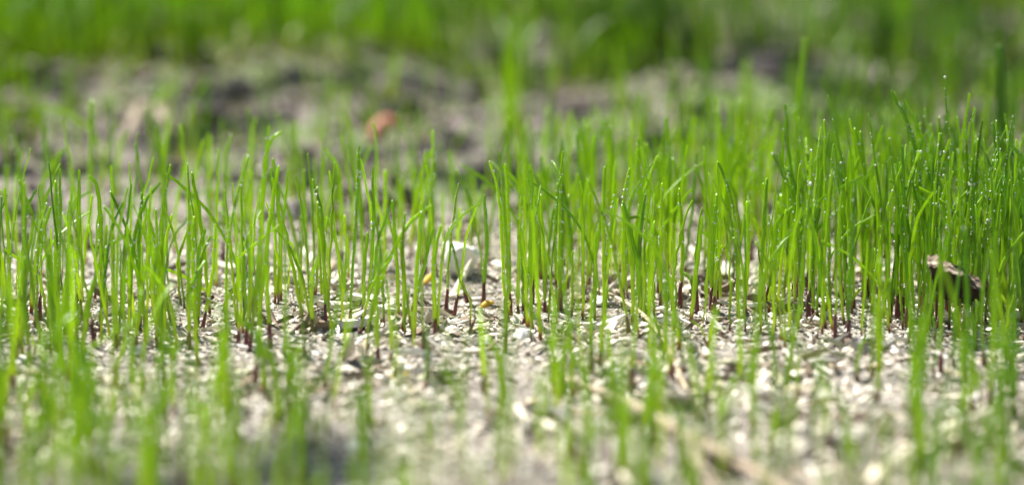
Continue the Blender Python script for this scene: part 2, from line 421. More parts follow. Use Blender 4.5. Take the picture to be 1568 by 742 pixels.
# blades traced from the photograph: pixels from base to tip, width in px
TR = [
 ((8,505),(20,352),(46,228)), ((88,505),(92,355),(92,260)), ((116,485),(120,338),(121,262)), ((158,482),(153,327),(147,282),(138,270)),
 ((60,492),(63,355),(59,284)), ((30,505),(38,340),(54,292)), ((54,508),(59,366),(71,313)), ((84,492),(86,366),(85,279)),
 ((93,498),(74,400),(50,333)), ((128,492),(113,383),(97,327)), ((99,498),(106,360),(117,304)), ((177,532),(181,366),(195,288)),
 ((127,508),(155,396),(199,355)), ((150,512),(168,365),(188,310)), ((240,492),(245,370),(251,304),(261,253)), ((196,508),(204,378),(221,312),(245,280)),
 ((245,532),(253,423),(265,366),(286,334)), ((346,522),(348,389),(361,310),(380,240)), ((308,504),(325,423),(330,343)), ((241,532),(237,423),(241,338)),
 ((206,532),(220,434),(230,370)), ((336,453),(290,427),(247,409)), ((288,527),(293,440),(313,400)), ((301,520),(296,412),(297,333)),
 ((299,510),(304,389),(314,352)), ((303,500),(308,400),(322,362)), ((364,532),(369,457),(367,372)), ((375,532),(382,410),(372,335)),
 ((381,538),(392,434),(399,352)), ((214,505),(213,378),(217,296)), ((434,550),(437,457),(435,355),(428,292)), ((535,495),(541,395),(548,299),(550,225)),
 ((561,470),(571,366),(571,256)), ((548,505),(572,423),(580,366),(600,310)), ((533,455),(516,378),(502,335)), ((499,505),(494,340),(479,276)),
 ((479,510),(477,430),(487,394)), ((547,515),(570,440),(601,392)), ((414,532),(409,423),(411,338)), ((468,550),(459,423),(462,332)),
 ((648,545),(646,366),(654,304),(665,270)), ((560,512),(590,410),(625,345),(660,315)), ((682,480),(690,366),(702,282)), ((668,515),(680,378),(702,336),(735,310)),
 ((692,488),(708,412),(713,366),(729,318)), ((778,492),(771,423),(765,304),(750,248)), ((773,540),(777,420),(771,299),(764,233)), ((781,482),(779,338),(774,253)),
 ((635,508),(617,410),(620,327)), ((628,482),(645,423),(663,352)), ((667,516),(664,400),(675,347)), ((718,466),(700,406),(687,350)),
 ((793,482),(795,355),(799,284)), ((855,482),(857,366),(859,287),(862,233)), ((858,475),(860,330),(856,268),(846,248)), ((868,445),(871,378),(886,320)),
 ((953,455),(961,332),(975,287),(999,251)), ((967,450),(975,350),(985,300),(1007,240)), ((1010,455),(1004,362),(990,336),(972,332),(953,337)), ((954,470),(956,310),(964,259)),
 ((900,445),(908,389),(922,332)), ((854,468),(850,366),(854,282)), ((1092,476),(1101,383),(1102,310),(1099,249)), ((1130,482),(1127,366),(1119,304),(1101,250)),
 ((1012,470),(1012,338),(1014,282)), ((1176,459),(1191,400),(1194,317)), ((1098,470),(1098,390),(1088,365),(1068,350)), ((1061,461),(1061,438),(1055,424),(1042,415)),
 ((1089,476),(1091,383),(1095,316)), ((1174,450),(1173,366),(1169,282)), ((1140,470),(1146,380),(1144,310)), ((1090,478),(1102,400),(1122,364)),
 ((1308,472),(1302,355),(1293,270),(1284,219),(1268,148)), ((1238,455),(1238,270),(1234,212)), ((1214,453),(1215,343),(1205,281),(1183,236)), ((1226,462),(1222,355),(1208,287),(1192,236)),
 ((1222,455),(1226,340),(1219,290),(1205,259)), ((1425,455),(1415,330),(1398,215),(1366,140)), ((1322,450),(1328,300),(1319,247),(1309,199)), ((1330,452),(1327,300),(1318,203)),
 ((1358,452),(1357,298),(1362,213)), ((1258,492),(1264,420),(1293,360),(1339,329)), ((1288,455),(1288,370),(1300,333)), ((1240,457),(1239,287),(1242,231)),
 ((1324,453),(1322,355),(1324,281),(1338,253)), ((1458,462),(1456,258),(1452,202),(1447,119)), ((1432,452),(1422,258),(1408,202),(1385,153)), ((1408,455),(1405,250),(1388,185),(1369,142)),
 ((1466,450),(1469,258),(1484,145)), ((1478,455),(1480,225),(1494,168)), ((1385,470),(1390,300),(1410,233)), ((1536,452),(1532,298),(1520,190)),
 ((1528,470),(1540,270),(1550,187)), ((1522,455),(1512,310),(1500,268),(1481,236)), ((1518,465),(1508,417),(1498,377),(1498,326),(1507,289)), ((1450,480),(1452,354),(1461,315),(1485,289)),
 ((1578,470),(1582,290),(1566,244),(1545,219)), ((1535,460),(1525,290),(1515,247),(1495,210)), ((1435,475),(1440,320),(1459,264)), ((1457,465),(1450,300),(1437,224)),
 ((1200,445),(1210,350),(1196,300)), ((1255,470),(1262,350),(1270,290)), ((1345,470),(1350,330),(1330,175)), ((1375,480),(1372,330),(1378,250)),
 ((1186,458),(1184,380),(1178,330)), ((1495,490),(1490,340),(1505,300)), ((738,470),(745,380),(742,300)), ((835,478),(832,380),(828,300)), ((815,470),(818,360),(812,262)),
 ((925,470),(930,380),(940,300)), ((985,480),(990,400),(1002,340)), ((1040,470),(1045,380),(1040,290)), ((1068,480),(1066,390),(1075,320)),
]
# soft ones in front of and behind the sharp zone, width given last
TRS = [
 (9.5,(136,380),(139,253),(141,157)), (9,(342,398),(344,265),(354,207)), (8,(400,430),(401,300),(412,194)), (8,(396,432),(408,240),(430,203)),
 (8,(570,405),(577,253),(573,190)), (8,(648,425),(657,338),(663,253),(663,201)), (9,(941,390),(939,265),(935,195)), (8,(1028,400),(1025,236),(1020,182)),
 (8,(1150,400),(1153,287),(1170,214),(1182,168)), (9,(1125,370),(1130,240),(1133,154)), (9,(1103,370),(1101,236),(1099,151)), (11,(1205,345),(1212,240),(1225,150),(1233,60)),
 (19,(1532,352),(1532,202),(1531,74)), (8,(587,415),(590,330),(590,263)), (8,(524,400),(519,270),(499,228)), (8,(505,420),(502,330),(513,287)),
 (9,(720,400),(722,320),(700,262)), (9,(765,230),(772,160),(779,30)), (11,(785,215),(784,140),(788,20)),
 (9,(25,560),(28,460),(30,385)), (9,(46,565),(40,480),(38,395)), (10,(105,575),(112,470),(108,380)), (9,(20,600),(22,500),(15,420)),
 (12,(38,790),(40,690),(42,585)), (11,(22,800),(30,720),(52,640)), (11,(268,640),(266,580),(262,500)), (10,(254,650),(258,600),(275,520)), (11,(335,780),(330,700),(322,600)),
 (10,(295,790),(300,720),(306,620)), (10,(318,800),(318,740),(340,660)), (10,(440,640),(438,540),(437,460)), (11,(428,650),(424,580),(410,520)), (10,(445,655),(455,590),(470,540)),
 (9,(602,585),(606,530),(604,455)), (9,(570,650),(566,590),(556,540)), (9,(742,600),(738,540),(734,470)), (10,(850,605),(846,530),(852,440)), (9,(862,600),(866,540),(878,490)),
 (10,(965,605),(972,500),(978,400)), (9,(905,570),(908,490),(912,420)), (9,(918,565),(922,500),(930,440)), (11,(930,705),(926,610),(920,530)), (9,(900,640),(895,590),(880,540)),
 (11,(1150,655),(1154,530),(1163,432)), (10,(1080,630),(1088,550),(1096,470)), (10,(1070,640),(1062,580),(1050,520)), (8,(1205,600),(1216,520),(1228,470)),
 (10,(1400,650),(1396,520),(1396,400)), (10,(1412,720),(1405,640),(1402,560)), (13,(1556,640),(1552,500),(1556,370)), (11,(1515,620),(1520,480),(1522,360)), (11,(1540,700),(1530,600),(1535,500)),
 (10,(1490,640),(1488,560),(1480,480)), (11,(1430,790),(1426,700),(1424,620)), (10,(1500,780),(1506,700),(1500,620)), (12,(100,800),(90,700),(95,610)), (11,(150,790),(142,720),(140,640)),
 (10,(215,780),(218,700),(225,630)), (11,(420,800),(428,720),(440,650)), (11,(452,790),(456,700),(450,630)), (9,(120,660),(122,590),(125,520)), (9,(1440,575),(1442,480),(1438,370)), (9,(1478,585),(1481,470),(1476,350)), (8,(1460,560),(1462,480),(1470,400)), (9,(1508,560),(1503,470),(1512,390)),
 (9,(70,640),(66,560),(60,500)),
 (9,(650,600),(655,550),(652,500)), (9,(1270,690),(1266,620),(1262,560)), (9,(1185,700),(1190,640),(1184,590)), (10,(1000,690),(995,620),(1005,560)), (10,(960,740),(962,660),(958,590)),
]
blades = []          # dict(P, w, tint, traced, sharp, base, H)
def add_blade(P, w, tint, traced=False, face=None):
    base = P[0].copy()
    if face is None:
        a = rng.uniform(-1.1, 1.1); face = np.array([math.sin(a), -math.cos(a), 0.12])
    px, py, d = to_px(base); tx, ty, td = to_px(P[-1])
    blades.append(dict(tip=rng.uniform(0.5, 0.85), P=P, w=w, tint=tint, traced=traced, face=face, base=base, px=px, py=py, tx=tx, ty=ty, d=d))

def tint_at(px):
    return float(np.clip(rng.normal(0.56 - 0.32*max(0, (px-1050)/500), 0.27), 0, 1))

for tr in TR + TRS:
    w_px = rng.uniform(5.2, 7.2) if not isinstance(tr[0], (int, float)) else tr[0]*0.82
    pts = tr if not isinstance(tr[0], (int, float)) else tr[1:]
    x, y, z = ground_at(*pts[0])
    lean = rng.normal(0, 0.004)
    W = [np.array([x, y, z-0.0012])]
    for q, (a, b) in enumerate(pts[1:], 1):
        W.append(at_depth(a, b, y + lean*(q/(len(pts)-1))**1.5))
    s = FPX/(to_px(W[0])[2])
    P = curve(W, 18)
    P[1:-1, :2] += rng.normal(0, 0.00006, (16, 2))
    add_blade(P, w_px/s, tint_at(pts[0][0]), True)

def rand_blade(px, py, H, w, bend=None):
    x, y, z = ground_at(px, py)
    if 655 < px < 760 and 424 < py < 600 and rng.random() < 0.85: return
    a = rng.uniform(0, 2*math.pi); b = abs(rng.normal(0, 0.12)) if bend is None else bend
    if rng.random() < 0.07: b += 0.4
    lx, ly = rng.normal(0, 0.06, 2)
    t = np.linspace(0, 1, 14)
    hz = t*(1-0.25*b*t*t)
    pw = rng.uniform(1.8, 3.2)
    P = np.stack([x + H*(lx*t + b*np.cos(a)*t**pw), y + H*(ly*t + b*np.sin(a)*t**pw), z - 0.0012 + H*hz], 1)
    if rng.random() < 0.05:          # a kinked blade
        q = rng.integers(6, 11); ka = rng.uniform(-1.0, 1.0); d = P[q+1:]-P[q]
        P[q+1:, 0] = P[q, 0] + d[:, 0]*math.cos(ka) + d[:, 2]*math.sin(ka); P[q+1:, 2] = P[q, 2] - d[:, 0]*math.sin(ka) + d[:, 2]*math.cos(ka)
    P[1:-1, :2] += rng.normal(0, 0.00009, (12, 2))
    add_blade(P, w, tint_at(px))

def pick(weights):       # weights: [(x0,x1,w)]
    p = np.array([(b-a)*w for a, b, w in weights]); q = rng.choice(len(p), p=p/p.sum())
    a, b, _ = weights[q]; return rng.uniform(a, b)

WA = [(-60,60,1.3),(60,250,1.1),(250,400,.65),(400,500,.7),(500,640,.45),(640,800,.55),(800,1000,.8),(1000,1150,.75),(1150,1400,1.15),(1400,1640,2.0)]
for _ in range(330):
    px = pick(WA); py = rng.uniform(425, 520) if px > 300 else rng.uniform(440, 545)
    rand_blade(px, py, rng.uniform(0.017, 0.033)*(1.22 if px > 1180 else 1), rng.uniform(0.00052, 0.00085))
for _ in range(45):
    rand_blade(rng.uniform(1370, 1610), rng.uniform(395, 500), rng.uniform(0.029, 0.041), rng.uniform(0.0007, 0.001))
for _ in range(130):
    px = pick(WA); rand_blade(px, rng.uniform(430, 545), rng.uniform(0.005, 0.016), rng.uniform(0.00045, 0.0007))
WB = [(-80,250,.5),(250,480,.45),(480,800,.55),(800,1000,1.15),(1000,1200,1.3),(1200,1660,2.1)]
for _ in range(540):
    px = pick(WB); rand_blade(px, rng.uniform(322, 432), rng.uniform(0.014, 0.031), rng.uniform(0.00058, 0.00095))
WC = [(-80,200,.4),(200,480,.45),(480,760,.3),(760,900,.5),(900,1000,1.1),(1000,1660,1.7)]
for _ in range(230):
    px = pick(WC); rand_blade(px, rng.uniform(225, 330), rng.uniform(0.012, 0.028), rng.uniform(0.0006, 0.0011))
WD = [(-80,130,2.2),(130,700,.35),(700,900,.5),(900,1660,1.3)]
for _ in range(200):
    px = pick(WD); rand_blade(px, rng.uniform(120, 230), rng.uniform(0.008, 0.026), rng.uniform(0.0008, 0.0014))
# sparse clumps in front of the sharp row
WE = [(-40,130,1.6),(130,260,.9),(260,470,.9),(470,620,.35),(620,820,.18),(820,1010,.8),(1010,1200,.5),(1200,1380,.22),(1380,1620,1.1)]
for _ in range(190):
    px = pick(WE); py = 545 + 300*rng.uniform(0, 1)**0.9
    rand_blade(px, py, rng.uniform(0.008, 0.027), rng.uniform(0.0006, 0.0010))
for _ in range(70):
    px = pick([(-40,260,1.3),(260,480,1.0),(480,800,.3),(800,1100,1.0),(1100,1380,.5),(1380,1620,1.2)])
    rand_blade(px, rng.uniform(550, 780), rng.uniform(0.014, 0.029), rng.uniform(0.0006, 0.0009))
for _ in range(160):
    rand_blade(rng.uniform(-60, 1630), 640 + 300*rng.uniform(0, 1), rng.uniform(0.006, 0.019), rng.uniform(0.0004, 0.0008))

for _ in range(420):     # the growth goes on beyond both edges of the frame
    px = rng.choice([-1, 1])*rng.uniform(880, 1500) + 784
    rand_blade(px, rng.uniform(230, 760), rng.uniform(0.010, 0.032), rng.uniform(0.0006, 0.001))

# rank by size in the picture: the largest 296 are things of their own
def px_size(b):
    vis = 1.0
    if b['tx'] < 4 or b['tx'] > 1564 or b['ty'] > 728: vis = 0
    if b['py'] > 760: vis *= 0.8
    L_ = math.hypot(b['tx']-b['px'], b['ty']-min(b['py'], 742))
    return vis*L_*b['w']*FPX/b['d']*(3.0 if b['traced'] else 1.0)
blades.sort(key=px_size, reverse=True)
single, rest = blades[:296], blades[296:]

def join(bl, org=None):
    Vs, Qs, Ts, ms, ts = [], [], [], [], []; off = 0
    for b in bl:
        V, Q, T, mm, ti = blade_geo(b['P'], b['w'], b['face'], b['tint'], b['tip'])
        Vs.append(V); Qs.append(Q+off); Ts.append(T+off); ms.append(mm); ts.append(ti); off += len(V)
    V = np.concatenate(Vs)
    if org is not None: V = V - org
    return V, np.concatenate(Qs), np.concatenate(Ts), np.concatenate(ms), np.concatenate(ts)

V, Q, T, mm, ti = join(rest)
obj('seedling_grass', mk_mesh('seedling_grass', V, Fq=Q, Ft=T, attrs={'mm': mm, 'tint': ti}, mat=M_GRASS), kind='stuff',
    label='soft mass of further thin green grass seedlings between and behind the sharp blades', cat='grass')

# dew
import bmesh
bm = bmesh.new(); bmesh.ops.create_icosphere(bm, subdivisions=2, radius=1.0)
IV = np.array([v.co[:] for v in bm.verts]); IF = np.array([[v.index for v in f.verts] for f in bm.faces]); bm.free()
bm = bmesh.new(); bmesh.ops.create_icosphere(bm, subdivisions=1, radius=1.0)
IV1 = np.array([v.co[:] for v in bm.verts]); IF1 = np.array([[v.index for v in f.verts] for f in bm.faces]); bm.free()

def dew_on(b, n):
    P = b['P']; T_ = np.gradient(P, axis=0); T_ /= np.linalg.norm(T_, axis=1)[:, None]
    S = np.cross(T_, b['face']); S /= np.linalg.norm(S, axis=1)[:, None]; Nn = np.cross(S, T_)
    u = rng.beta(2.2, 1.5, n)*(len(P)-1.3); k = u.astype(int); f = (u-k)[:, None]
    c = P[k]*(1-f) + P[np.minimum(k+1, len(P)-1)]*f
    w = b['w']*np.where(u/(len(P)-1) > 0.6, 1-.58*((u/(len(P)-1)-.6)/.4)**1.6, 1)
    side = rng.choice([-1, 1], n)*rng.uniform(0.2, 0.52, n)
    dep = np.where(rng.random(n) < 0.6, -0.22, 0.12)
    dep = np.where(np.abs(side) > 0.4, 0.0, dep)
    c = c + S[k]*(side*w)[:, None] + Nn[k]*(dep*w)[:, None]
    r = np.clip(0.000115*np.exp(rng.normal(0, 0.4, n)), 0.00005, 0.0003)*np.where(rng.random(n) < 0.12, 1.45, 1)
    V = (IV1[None]*r[:, None, None] + c[:, None]).reshape(-1, 3)
    F = (IF1[None] + (np.arange(n)*len(IV1))[:, None, None]).reshape(-1, 3)
    return V, F

def sheath_geo(P, w, L_mm):
    """Open papery sheath hugging the stem foot."""
    d = np.concatenate([[0], np.cumsum(np.linalg.norm(np.diff(P, axis=0), axis=1))])
    u = np.linspace(0, L_mm/1000, 7)
    C = np.stack([np.interp(u, d, P[:, c]) for c in range(3)], 1)
    a = np.linspace(0, 2*math.pi, 7, endpoint=False)
    rr = w*0.5*np.array([0.95, 1.1, 1.12, 1.02, 0.92, 0.84, 0.66])
    V = []
    for c, r in zip(C, rr):
        V += [[c[0]+math.cos(q)*r, c[1]+math.sin(q)*r, c[2]] for q in a]
    V = np.array(V); V[-7:, 2] += rng.uniform(-0.0005, 0.0006, 7)
    i = (np.arange(6)[:, None]*7 + np.arange(7)[None]).ravel(); j = (np.arange(6)[:, None]*7 + ((np.arange(7)+1) % 7)[None]).ravel()
    V = np.concatenate([V, [C[-1]+[0, 0, 0.0002]]])
    return V, np.stack([i, j, j+7, i+7], 1), np.array([[42+q, 42+(q+1) % 7, 49] for q in range(7)])

# landmarks used to say which blade is meant
LM = [('the pale stone', 702, 425), ('the tilted bark chip', 1470, 470), ('the white wood splinter', 532, 560), ('the yellow petal', 745, 475),
      ('the long bent straw', 1010, 520), ('the thick foreground twig', 1040, 670), ('the grey twig in the corner', 1450, 690), ('the rust leaf', 597, 215)]
used = {}
def where(px, py):
    best = min(LM, key=lambda m: math.hypot((px-m[1]), (py-m[2])*1.8))
    dx, dy = px-best[1], py-best[2]; dist = math.hypot(dx, dy*1.8)
    if dist < 260:
        if abs(dy)*1.5 > abs(dx): rel = 'behind' if dy < 0 else 'before'
        else: rel = 'left of' if dx < 0 else 'right of'
        near = 'just ' if dist < 90 else 'well ' if dist > 170 else ''
        return f'{near}{rel} {best[0]}'
    row = 'front of the frame' if py > 600 else 'near grit' if py > 535 else 'sharp row' if py > 440 else 'row behind'
    side = 'at the far left' if px < 80 else 'in the left tuft' if px < 200 else 'on the left' if px < 330 else 'left of centre' if px < 620 else 'at the centre' if px < 900 else 'right of centre' if px < 1150 else 'on the right' if px < 1400 else 'at the far right'
    return f'{side} in the {row}'.replace('in the front of the frame', 'at the front').replace('in the near grit', 'in the near grit')
ORD = ['first', 'second', 'third', 'fourth', 'fifth', 'sixth', 'seventh', 'eighth', 'ninth', 'tenth', 'eleventh', 'twelfth', 'thirteenth', 'fourteenth', 'fifteenth']
def describe(b):
    P = b['P']; H = P[-1, 2]-P[0, 2]; dx = P[-1, 0]-P[0, 0]; mid = P[len(P)//2, 0] - (P[0, 0]+P[-1, 0])/2
    size = 'short' if H < 0.017 else 'tall' if H > 0.0275 else 'mid-height'
    k = dx/max(H, 1e-4); way = 'right' if k > 0 else 'left'
    lean = 'upright' if abs(k) < 0.08 else f'slightly {way}-leaning' if abs(k) < 0.22 else f'{way}-leaning' if abs(k) < 0.6 else f'strongly {way}-bent'
    b['H'] = H
    blur = '' if 425 < b['py'] < 560 else 'blurred '
    b['desc'] = f'{size} {blur}{lean} grass blade'
    b['where'] = where(b['px'], b['py'])
for b in single:
    describe(b); used.setdefault((b['desc'], b['where']), []).append(b)
for (d_, w_), bl in used.items():
    bl.sort(key=lambda b: b['px'])
    for q, b in enumerate(bl):
        if len((d_+w_).split()) > 13: d_ = d_.replace('blurred ', '').replace('slightly ', '')
        if len(bl) == 1: b['label'] = f'{d_} {w_}'
        elif q == 0: b['label'] = f'leftmost {d_} {w_}'
        elif q == len(bl)-1: b['label'] = f'rightmost {d_} {w_}'
        else: b['label'] = f'{ORD[min(q, 14)]} from left {d_} {w_}'

for b in single:
    V, Q, T, mm, ti = join([b], b['base'])
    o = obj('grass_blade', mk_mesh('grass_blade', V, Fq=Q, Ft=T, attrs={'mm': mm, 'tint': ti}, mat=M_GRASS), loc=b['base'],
            label=b['label'], cat='grass blade', group='young grass blades sprouting from the pale grit')
    Pl = b['P']-b['base']
    sharp = 400 < b['py'] < 560
    if (b['py'] > 425 and rng.random() < 0.85) or b['traced']:
        V, Q, T = sheath_geo(Pl, min(b['w'], .00095)*1.12, min(rng.uniform(2.6, 6.5), b['H']*260))
        obj('sheath', mk_mesh('sheath', V, Fq=Q, Ft=T, mat=M_SHEATH), parent=o)
    if sharp:
        n = int(rng.uniform(18, 60)*(b['H']/0.03))
        bb = dict(b); bb['P'] = Pl
        V, F = dew_on(bb, max(n, 3))
        obj('dew', mk_mesh('dew', V, Ft=F, mat=M_DEW), parent=o, kind='stuff')
    if b['traced'] and rng.random() < 0.2:
        r = rng.uniform(0.00016, 0.0003); tipd = Pl[-1]-Pl[-2]; tipd /= np.linalg.norm(tipd)
        V = IV*np.array([r, r, r*1.15]) + Pl[-1] + tipd*r*0.3
        obj('dew_drop', mk_mesh('dew_drop', V, Ft=IF, mat=M_DEW), parent=o)

# ------------------------------------------------------------------ dense lawn further back
def lawn(n, posfn, h0, h1, w0, w1, name, label, mat, cat, bendmax=0.35, k=6, flat=0.16):
    x, y = posfn(n); n = len(x)
    H = rng.uniform(h0, h1, n); w = rng.uniform(w0, w1, n); a = rng.uniform(0, 2*math.pi, n)
    b = rng.uniform(0, 1, n)**1.8*bendmax*2; lx = rng.normal(0, .1, n); ly = rng.normal(0, .1, n)
    z = ground_z(x, y)
    t = np.linspace(0, 1, k)
    PX = x[:, None] + H[:, None]*(lx[:, None]*t + (b*np.cos(a))[:, None]*t**2.2)
    PY = y[:, None] + H[:, None]*(ly[:, None]*t + (b*np.sin(a))[:, None]*t**2.2)
    PZ = z[:, None] - 0.002 + H[:, None]*t*(1-0.3*b[:, None]*t*t)
    P = np.stack([PX, PY, PZ], 2)
    f = rng.uniform(0, 2*math.pi, n); S = np.stack([np.cos(f), np.sin(f), 0*f], 1); Nn = np.stack([-np.sin(f), np.cos(f), 0*f], 1)
    ww = w[:, None]*(0.8+0.2*np.minimum(t/0.3, 1))*np.where(t > .5, 1-0.85*((t-.5)/.5)**1.5, 1)[None]
    L_ = P - S[:, None]*ww[:, :, None]*0.5; R_ = P + S[:, None]*ww[:, :, None]*0.5; M_ = P + Nn[:, None]*ww[:, :, None]*flat
    V = np.stack([L_, M_, R_], 2).reshape(-1, 3)          # n, k, 3 verts
    B_ = (np.arange(n)*k*3)[:, None, None, None]; kk = (np.arange(k-1)*3)[None, :, None, None]
    q = np.array([[0, 1, 4, 3], [1, 2, 5, 4]])[None, None]
    F = (B_+kk+q).reshape(-1, 4)
    mm = (t[None]*H[:, None]*1000/60); mm = np.repeat(mm.ravel(), 3)
    ti = np.repeat(np.clip(rng.normal(.5, .2, n) + 1.1*vnoise(x/0.06, y/0.11, 61), 0, 1), k*3)  # clump tint patches mottle the lawn in place of dappled light
    return obj(name, mk_mesh(name, V, Fq=F, attrs={'mm': mm, 'tint': ti}, mat=mat), kind='stuff', label=label, cat=cat)

def lawn_pos(n):
    y = 0.90 + 1.9*rng.uniform(0, 1, n)**1.5; x = rng.uniform(-1, 1, n)*(y*0.184+0.12)
    edge = 0.93 + 0.10*vnoise(x/0.06, x*0+3.3, 21) + 0.07*sstep(0.09, 0.2, x) - 0.02*sstep(-0.02, -0.15, x)
    dens = vnoise(x/0.045, y/0.06, 22) + 0.26
    keep = (y > edge) & (rng.uniform(0, 1, n) < np.clip(dens*1.6, 0.12, 1))
    return x[keep], y[keep]
lawn(38000, lawn_pos, 0.009, 0.036, 0.0009, 0.0022, 'lawn_grass', 'dense blurred green lawn grass filling the back of the scene', M_LAWN, 'grass')
lawn(800, lawn_pos, 0.012, 0.034, 0.0012, 0.0026, 'dead_grass', 'pale dry grass straws mixed into the green lawn', M_STRAW, 'grass', bendmax=0.9)
def lawn2_pos(n):
    y = 0.80 + 0.22*rng.uniform(0, 1, n); x = rng.uniform(-1, 1, n)*(y*0.184+0.03)
    d = vnoise(x/0.04, y/0.05, 31) - 0.12 + 0.30*sstep(0.04, 0.14, x) + 0.3*sstep(-0.13, -0.17, x)
    keep = rng.uniform(0, 1, n) < np.clip(d*1.6, 0.0, 1)
    return x[keep], y[keep]
lawn(3000, lawn2_pos, 0.006, 0.022, 0.0008, 0.0016, 'short_grass', 'short sparse blurred grass on the bare brown strip', M_LAWN, 'grass')

# moss: tiny fine sprigs in patches over the pale grit and the strip behind
def moss_pos(y0, y1, seed, thr, sc_):
    def f(n):
        x, y = wedge(y0, y1)(n)
        d = vnoise(x/sc_, y/(sc_*1.3), seed) + 0.45*vnoise(x/(sc_*.35), y/(sc_*.35), seed+1)
        k = d > thr
        return x[k], y[k]
    return f
lawn(60000, moss_pos(0.395, 0.70, 41, 0.17, 0.016), 0.0012, 0.0042, 0.00014, 0.00034, 'moss_growth', 'fine grey green moss sprigs in patches over the pale grit', M_MOSS, 'moss', bendmax=0.7, k=4)
lawn(30000, moss_pos(0.68, 1.05, 51, 0.30, 0.03), 0.002, 0.007, 0.0003, 0.0007, 'moss_mat', 'olive green moss on the dull soil behind the seedlings', M_MOSS, 'moss', bendmax=0.7, k=4)

# ------------------------------------------------------------------ stones, bark, straw and other single pieces
def rock_mesh(name, size, seed, mat, sub=4, rough=0.34, flat=None):
    bm = bmesh.new(); bmesh.ops.create_icosphere(bm, subdivisions=sub, radius=1.0)
    r = np.random.default_rng(seed)
    V = np.array([v.co[:] for v in bm.verts]); F = np.array([[v.index for v in f.verts] for f in bm.faces]); bm.free()
    for _ in range(16):                      # chop facets
        n = r.normal(size=3); n /= np.linalg.norm(n); c = r.uniform(0.42, 0.8)
        d = V@n; V -= np.outer(np.maximum(d-c, 0), n)*0.9
    V *= (1 + rough*(vnoise(V[:, 0]*2.3+V[:, 2]*1.7+seed, V[:, 1]*2.3-V[:, 2], seed)[:, None]) + 0.09*vnoise(V[:, 0]*8+V[:, 2]*5, V[:, 1]*8+V[:, 2]*6, seed+3)[:, None])
    V *= np.array(size)/2
    return mk_mesh(name, V, Ft=F, mat=mat)

def put_rock(name, px, py, wpx, hpx, dpx, seed, mat, label, cat='stone', rz=0.0, sink=0.3, group=None):
    """px, py: where its foot meets the ground; sizes in photo pixels at that distance."""
    x, y, z = ground_at(px, py); s = to_px((x, y, z))[2]/FPX
    me = rock_mesh(name, (wpx*s, dpx*s, hpx*s), seed, mat)
    zmin = min(v.co.z for v in me.vertices)
    y += dpx*s*0.4
    return obj(name, me, loc=(x, y, gz(x, y)-zmin*(1-sink)), rot=(rng.uniform(-.1, .1), rng.uniform(-.1, .1), rz), label=label, cat=cat, group=group)

put_rock('pale_stone', 703, 430, 88, 84, 70, 5, M_STONE, 'largest pale sunlit stone among the blades at the centre', rz=0.4, sink=0.15)
put_rock('grey_pebble', 1268, 470, 40, 26, 34, 8, M_STONE, 'flat pale pebble at the feet of the dense right blades')
put_rock('grey_pebble', 570, 470, 34, 22, 30, 9, M_STONE, 'small pale pebble left of the yellow brown husk and pale stone')
put_rock('grey_pebble', 1045, 630, 60, 34, 44, 12, M_GREY, 'blurred grey pebble beside the thick foreground twig')
put_rock('grey_pebble', 925, 470, 36, 20, 34, 14, M_STONE, 'low pale pebble in front of the bent straw foot')
put_rock('grey_pebble', 805, 520, 40, 22, 34, 15, M_STONE, 'low dusty pebble in the grit right of the yellow petal')
put_rock('grey_pebble', 95, 630, 56, 30, 44, 16, M_GREY, 'blurred grey pebble at the feet of the front left blades')
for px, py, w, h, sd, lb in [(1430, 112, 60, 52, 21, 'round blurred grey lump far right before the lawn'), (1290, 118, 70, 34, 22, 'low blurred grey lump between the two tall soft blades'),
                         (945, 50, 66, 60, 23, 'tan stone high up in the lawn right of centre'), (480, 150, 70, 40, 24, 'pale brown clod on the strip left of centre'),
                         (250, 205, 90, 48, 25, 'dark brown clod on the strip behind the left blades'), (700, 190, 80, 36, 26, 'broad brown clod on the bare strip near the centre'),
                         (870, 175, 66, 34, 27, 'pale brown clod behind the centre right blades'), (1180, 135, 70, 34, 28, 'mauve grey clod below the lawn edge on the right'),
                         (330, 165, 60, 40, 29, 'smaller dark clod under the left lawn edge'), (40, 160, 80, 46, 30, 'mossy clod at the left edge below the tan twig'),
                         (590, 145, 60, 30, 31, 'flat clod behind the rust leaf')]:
    put_rock('soil_clod', px, py, w*.9, h*.5, w*0.7, sd, M_GREY, lb, 'clod', rz=rng.uniform(0, 3), group='clods on the bare strip')

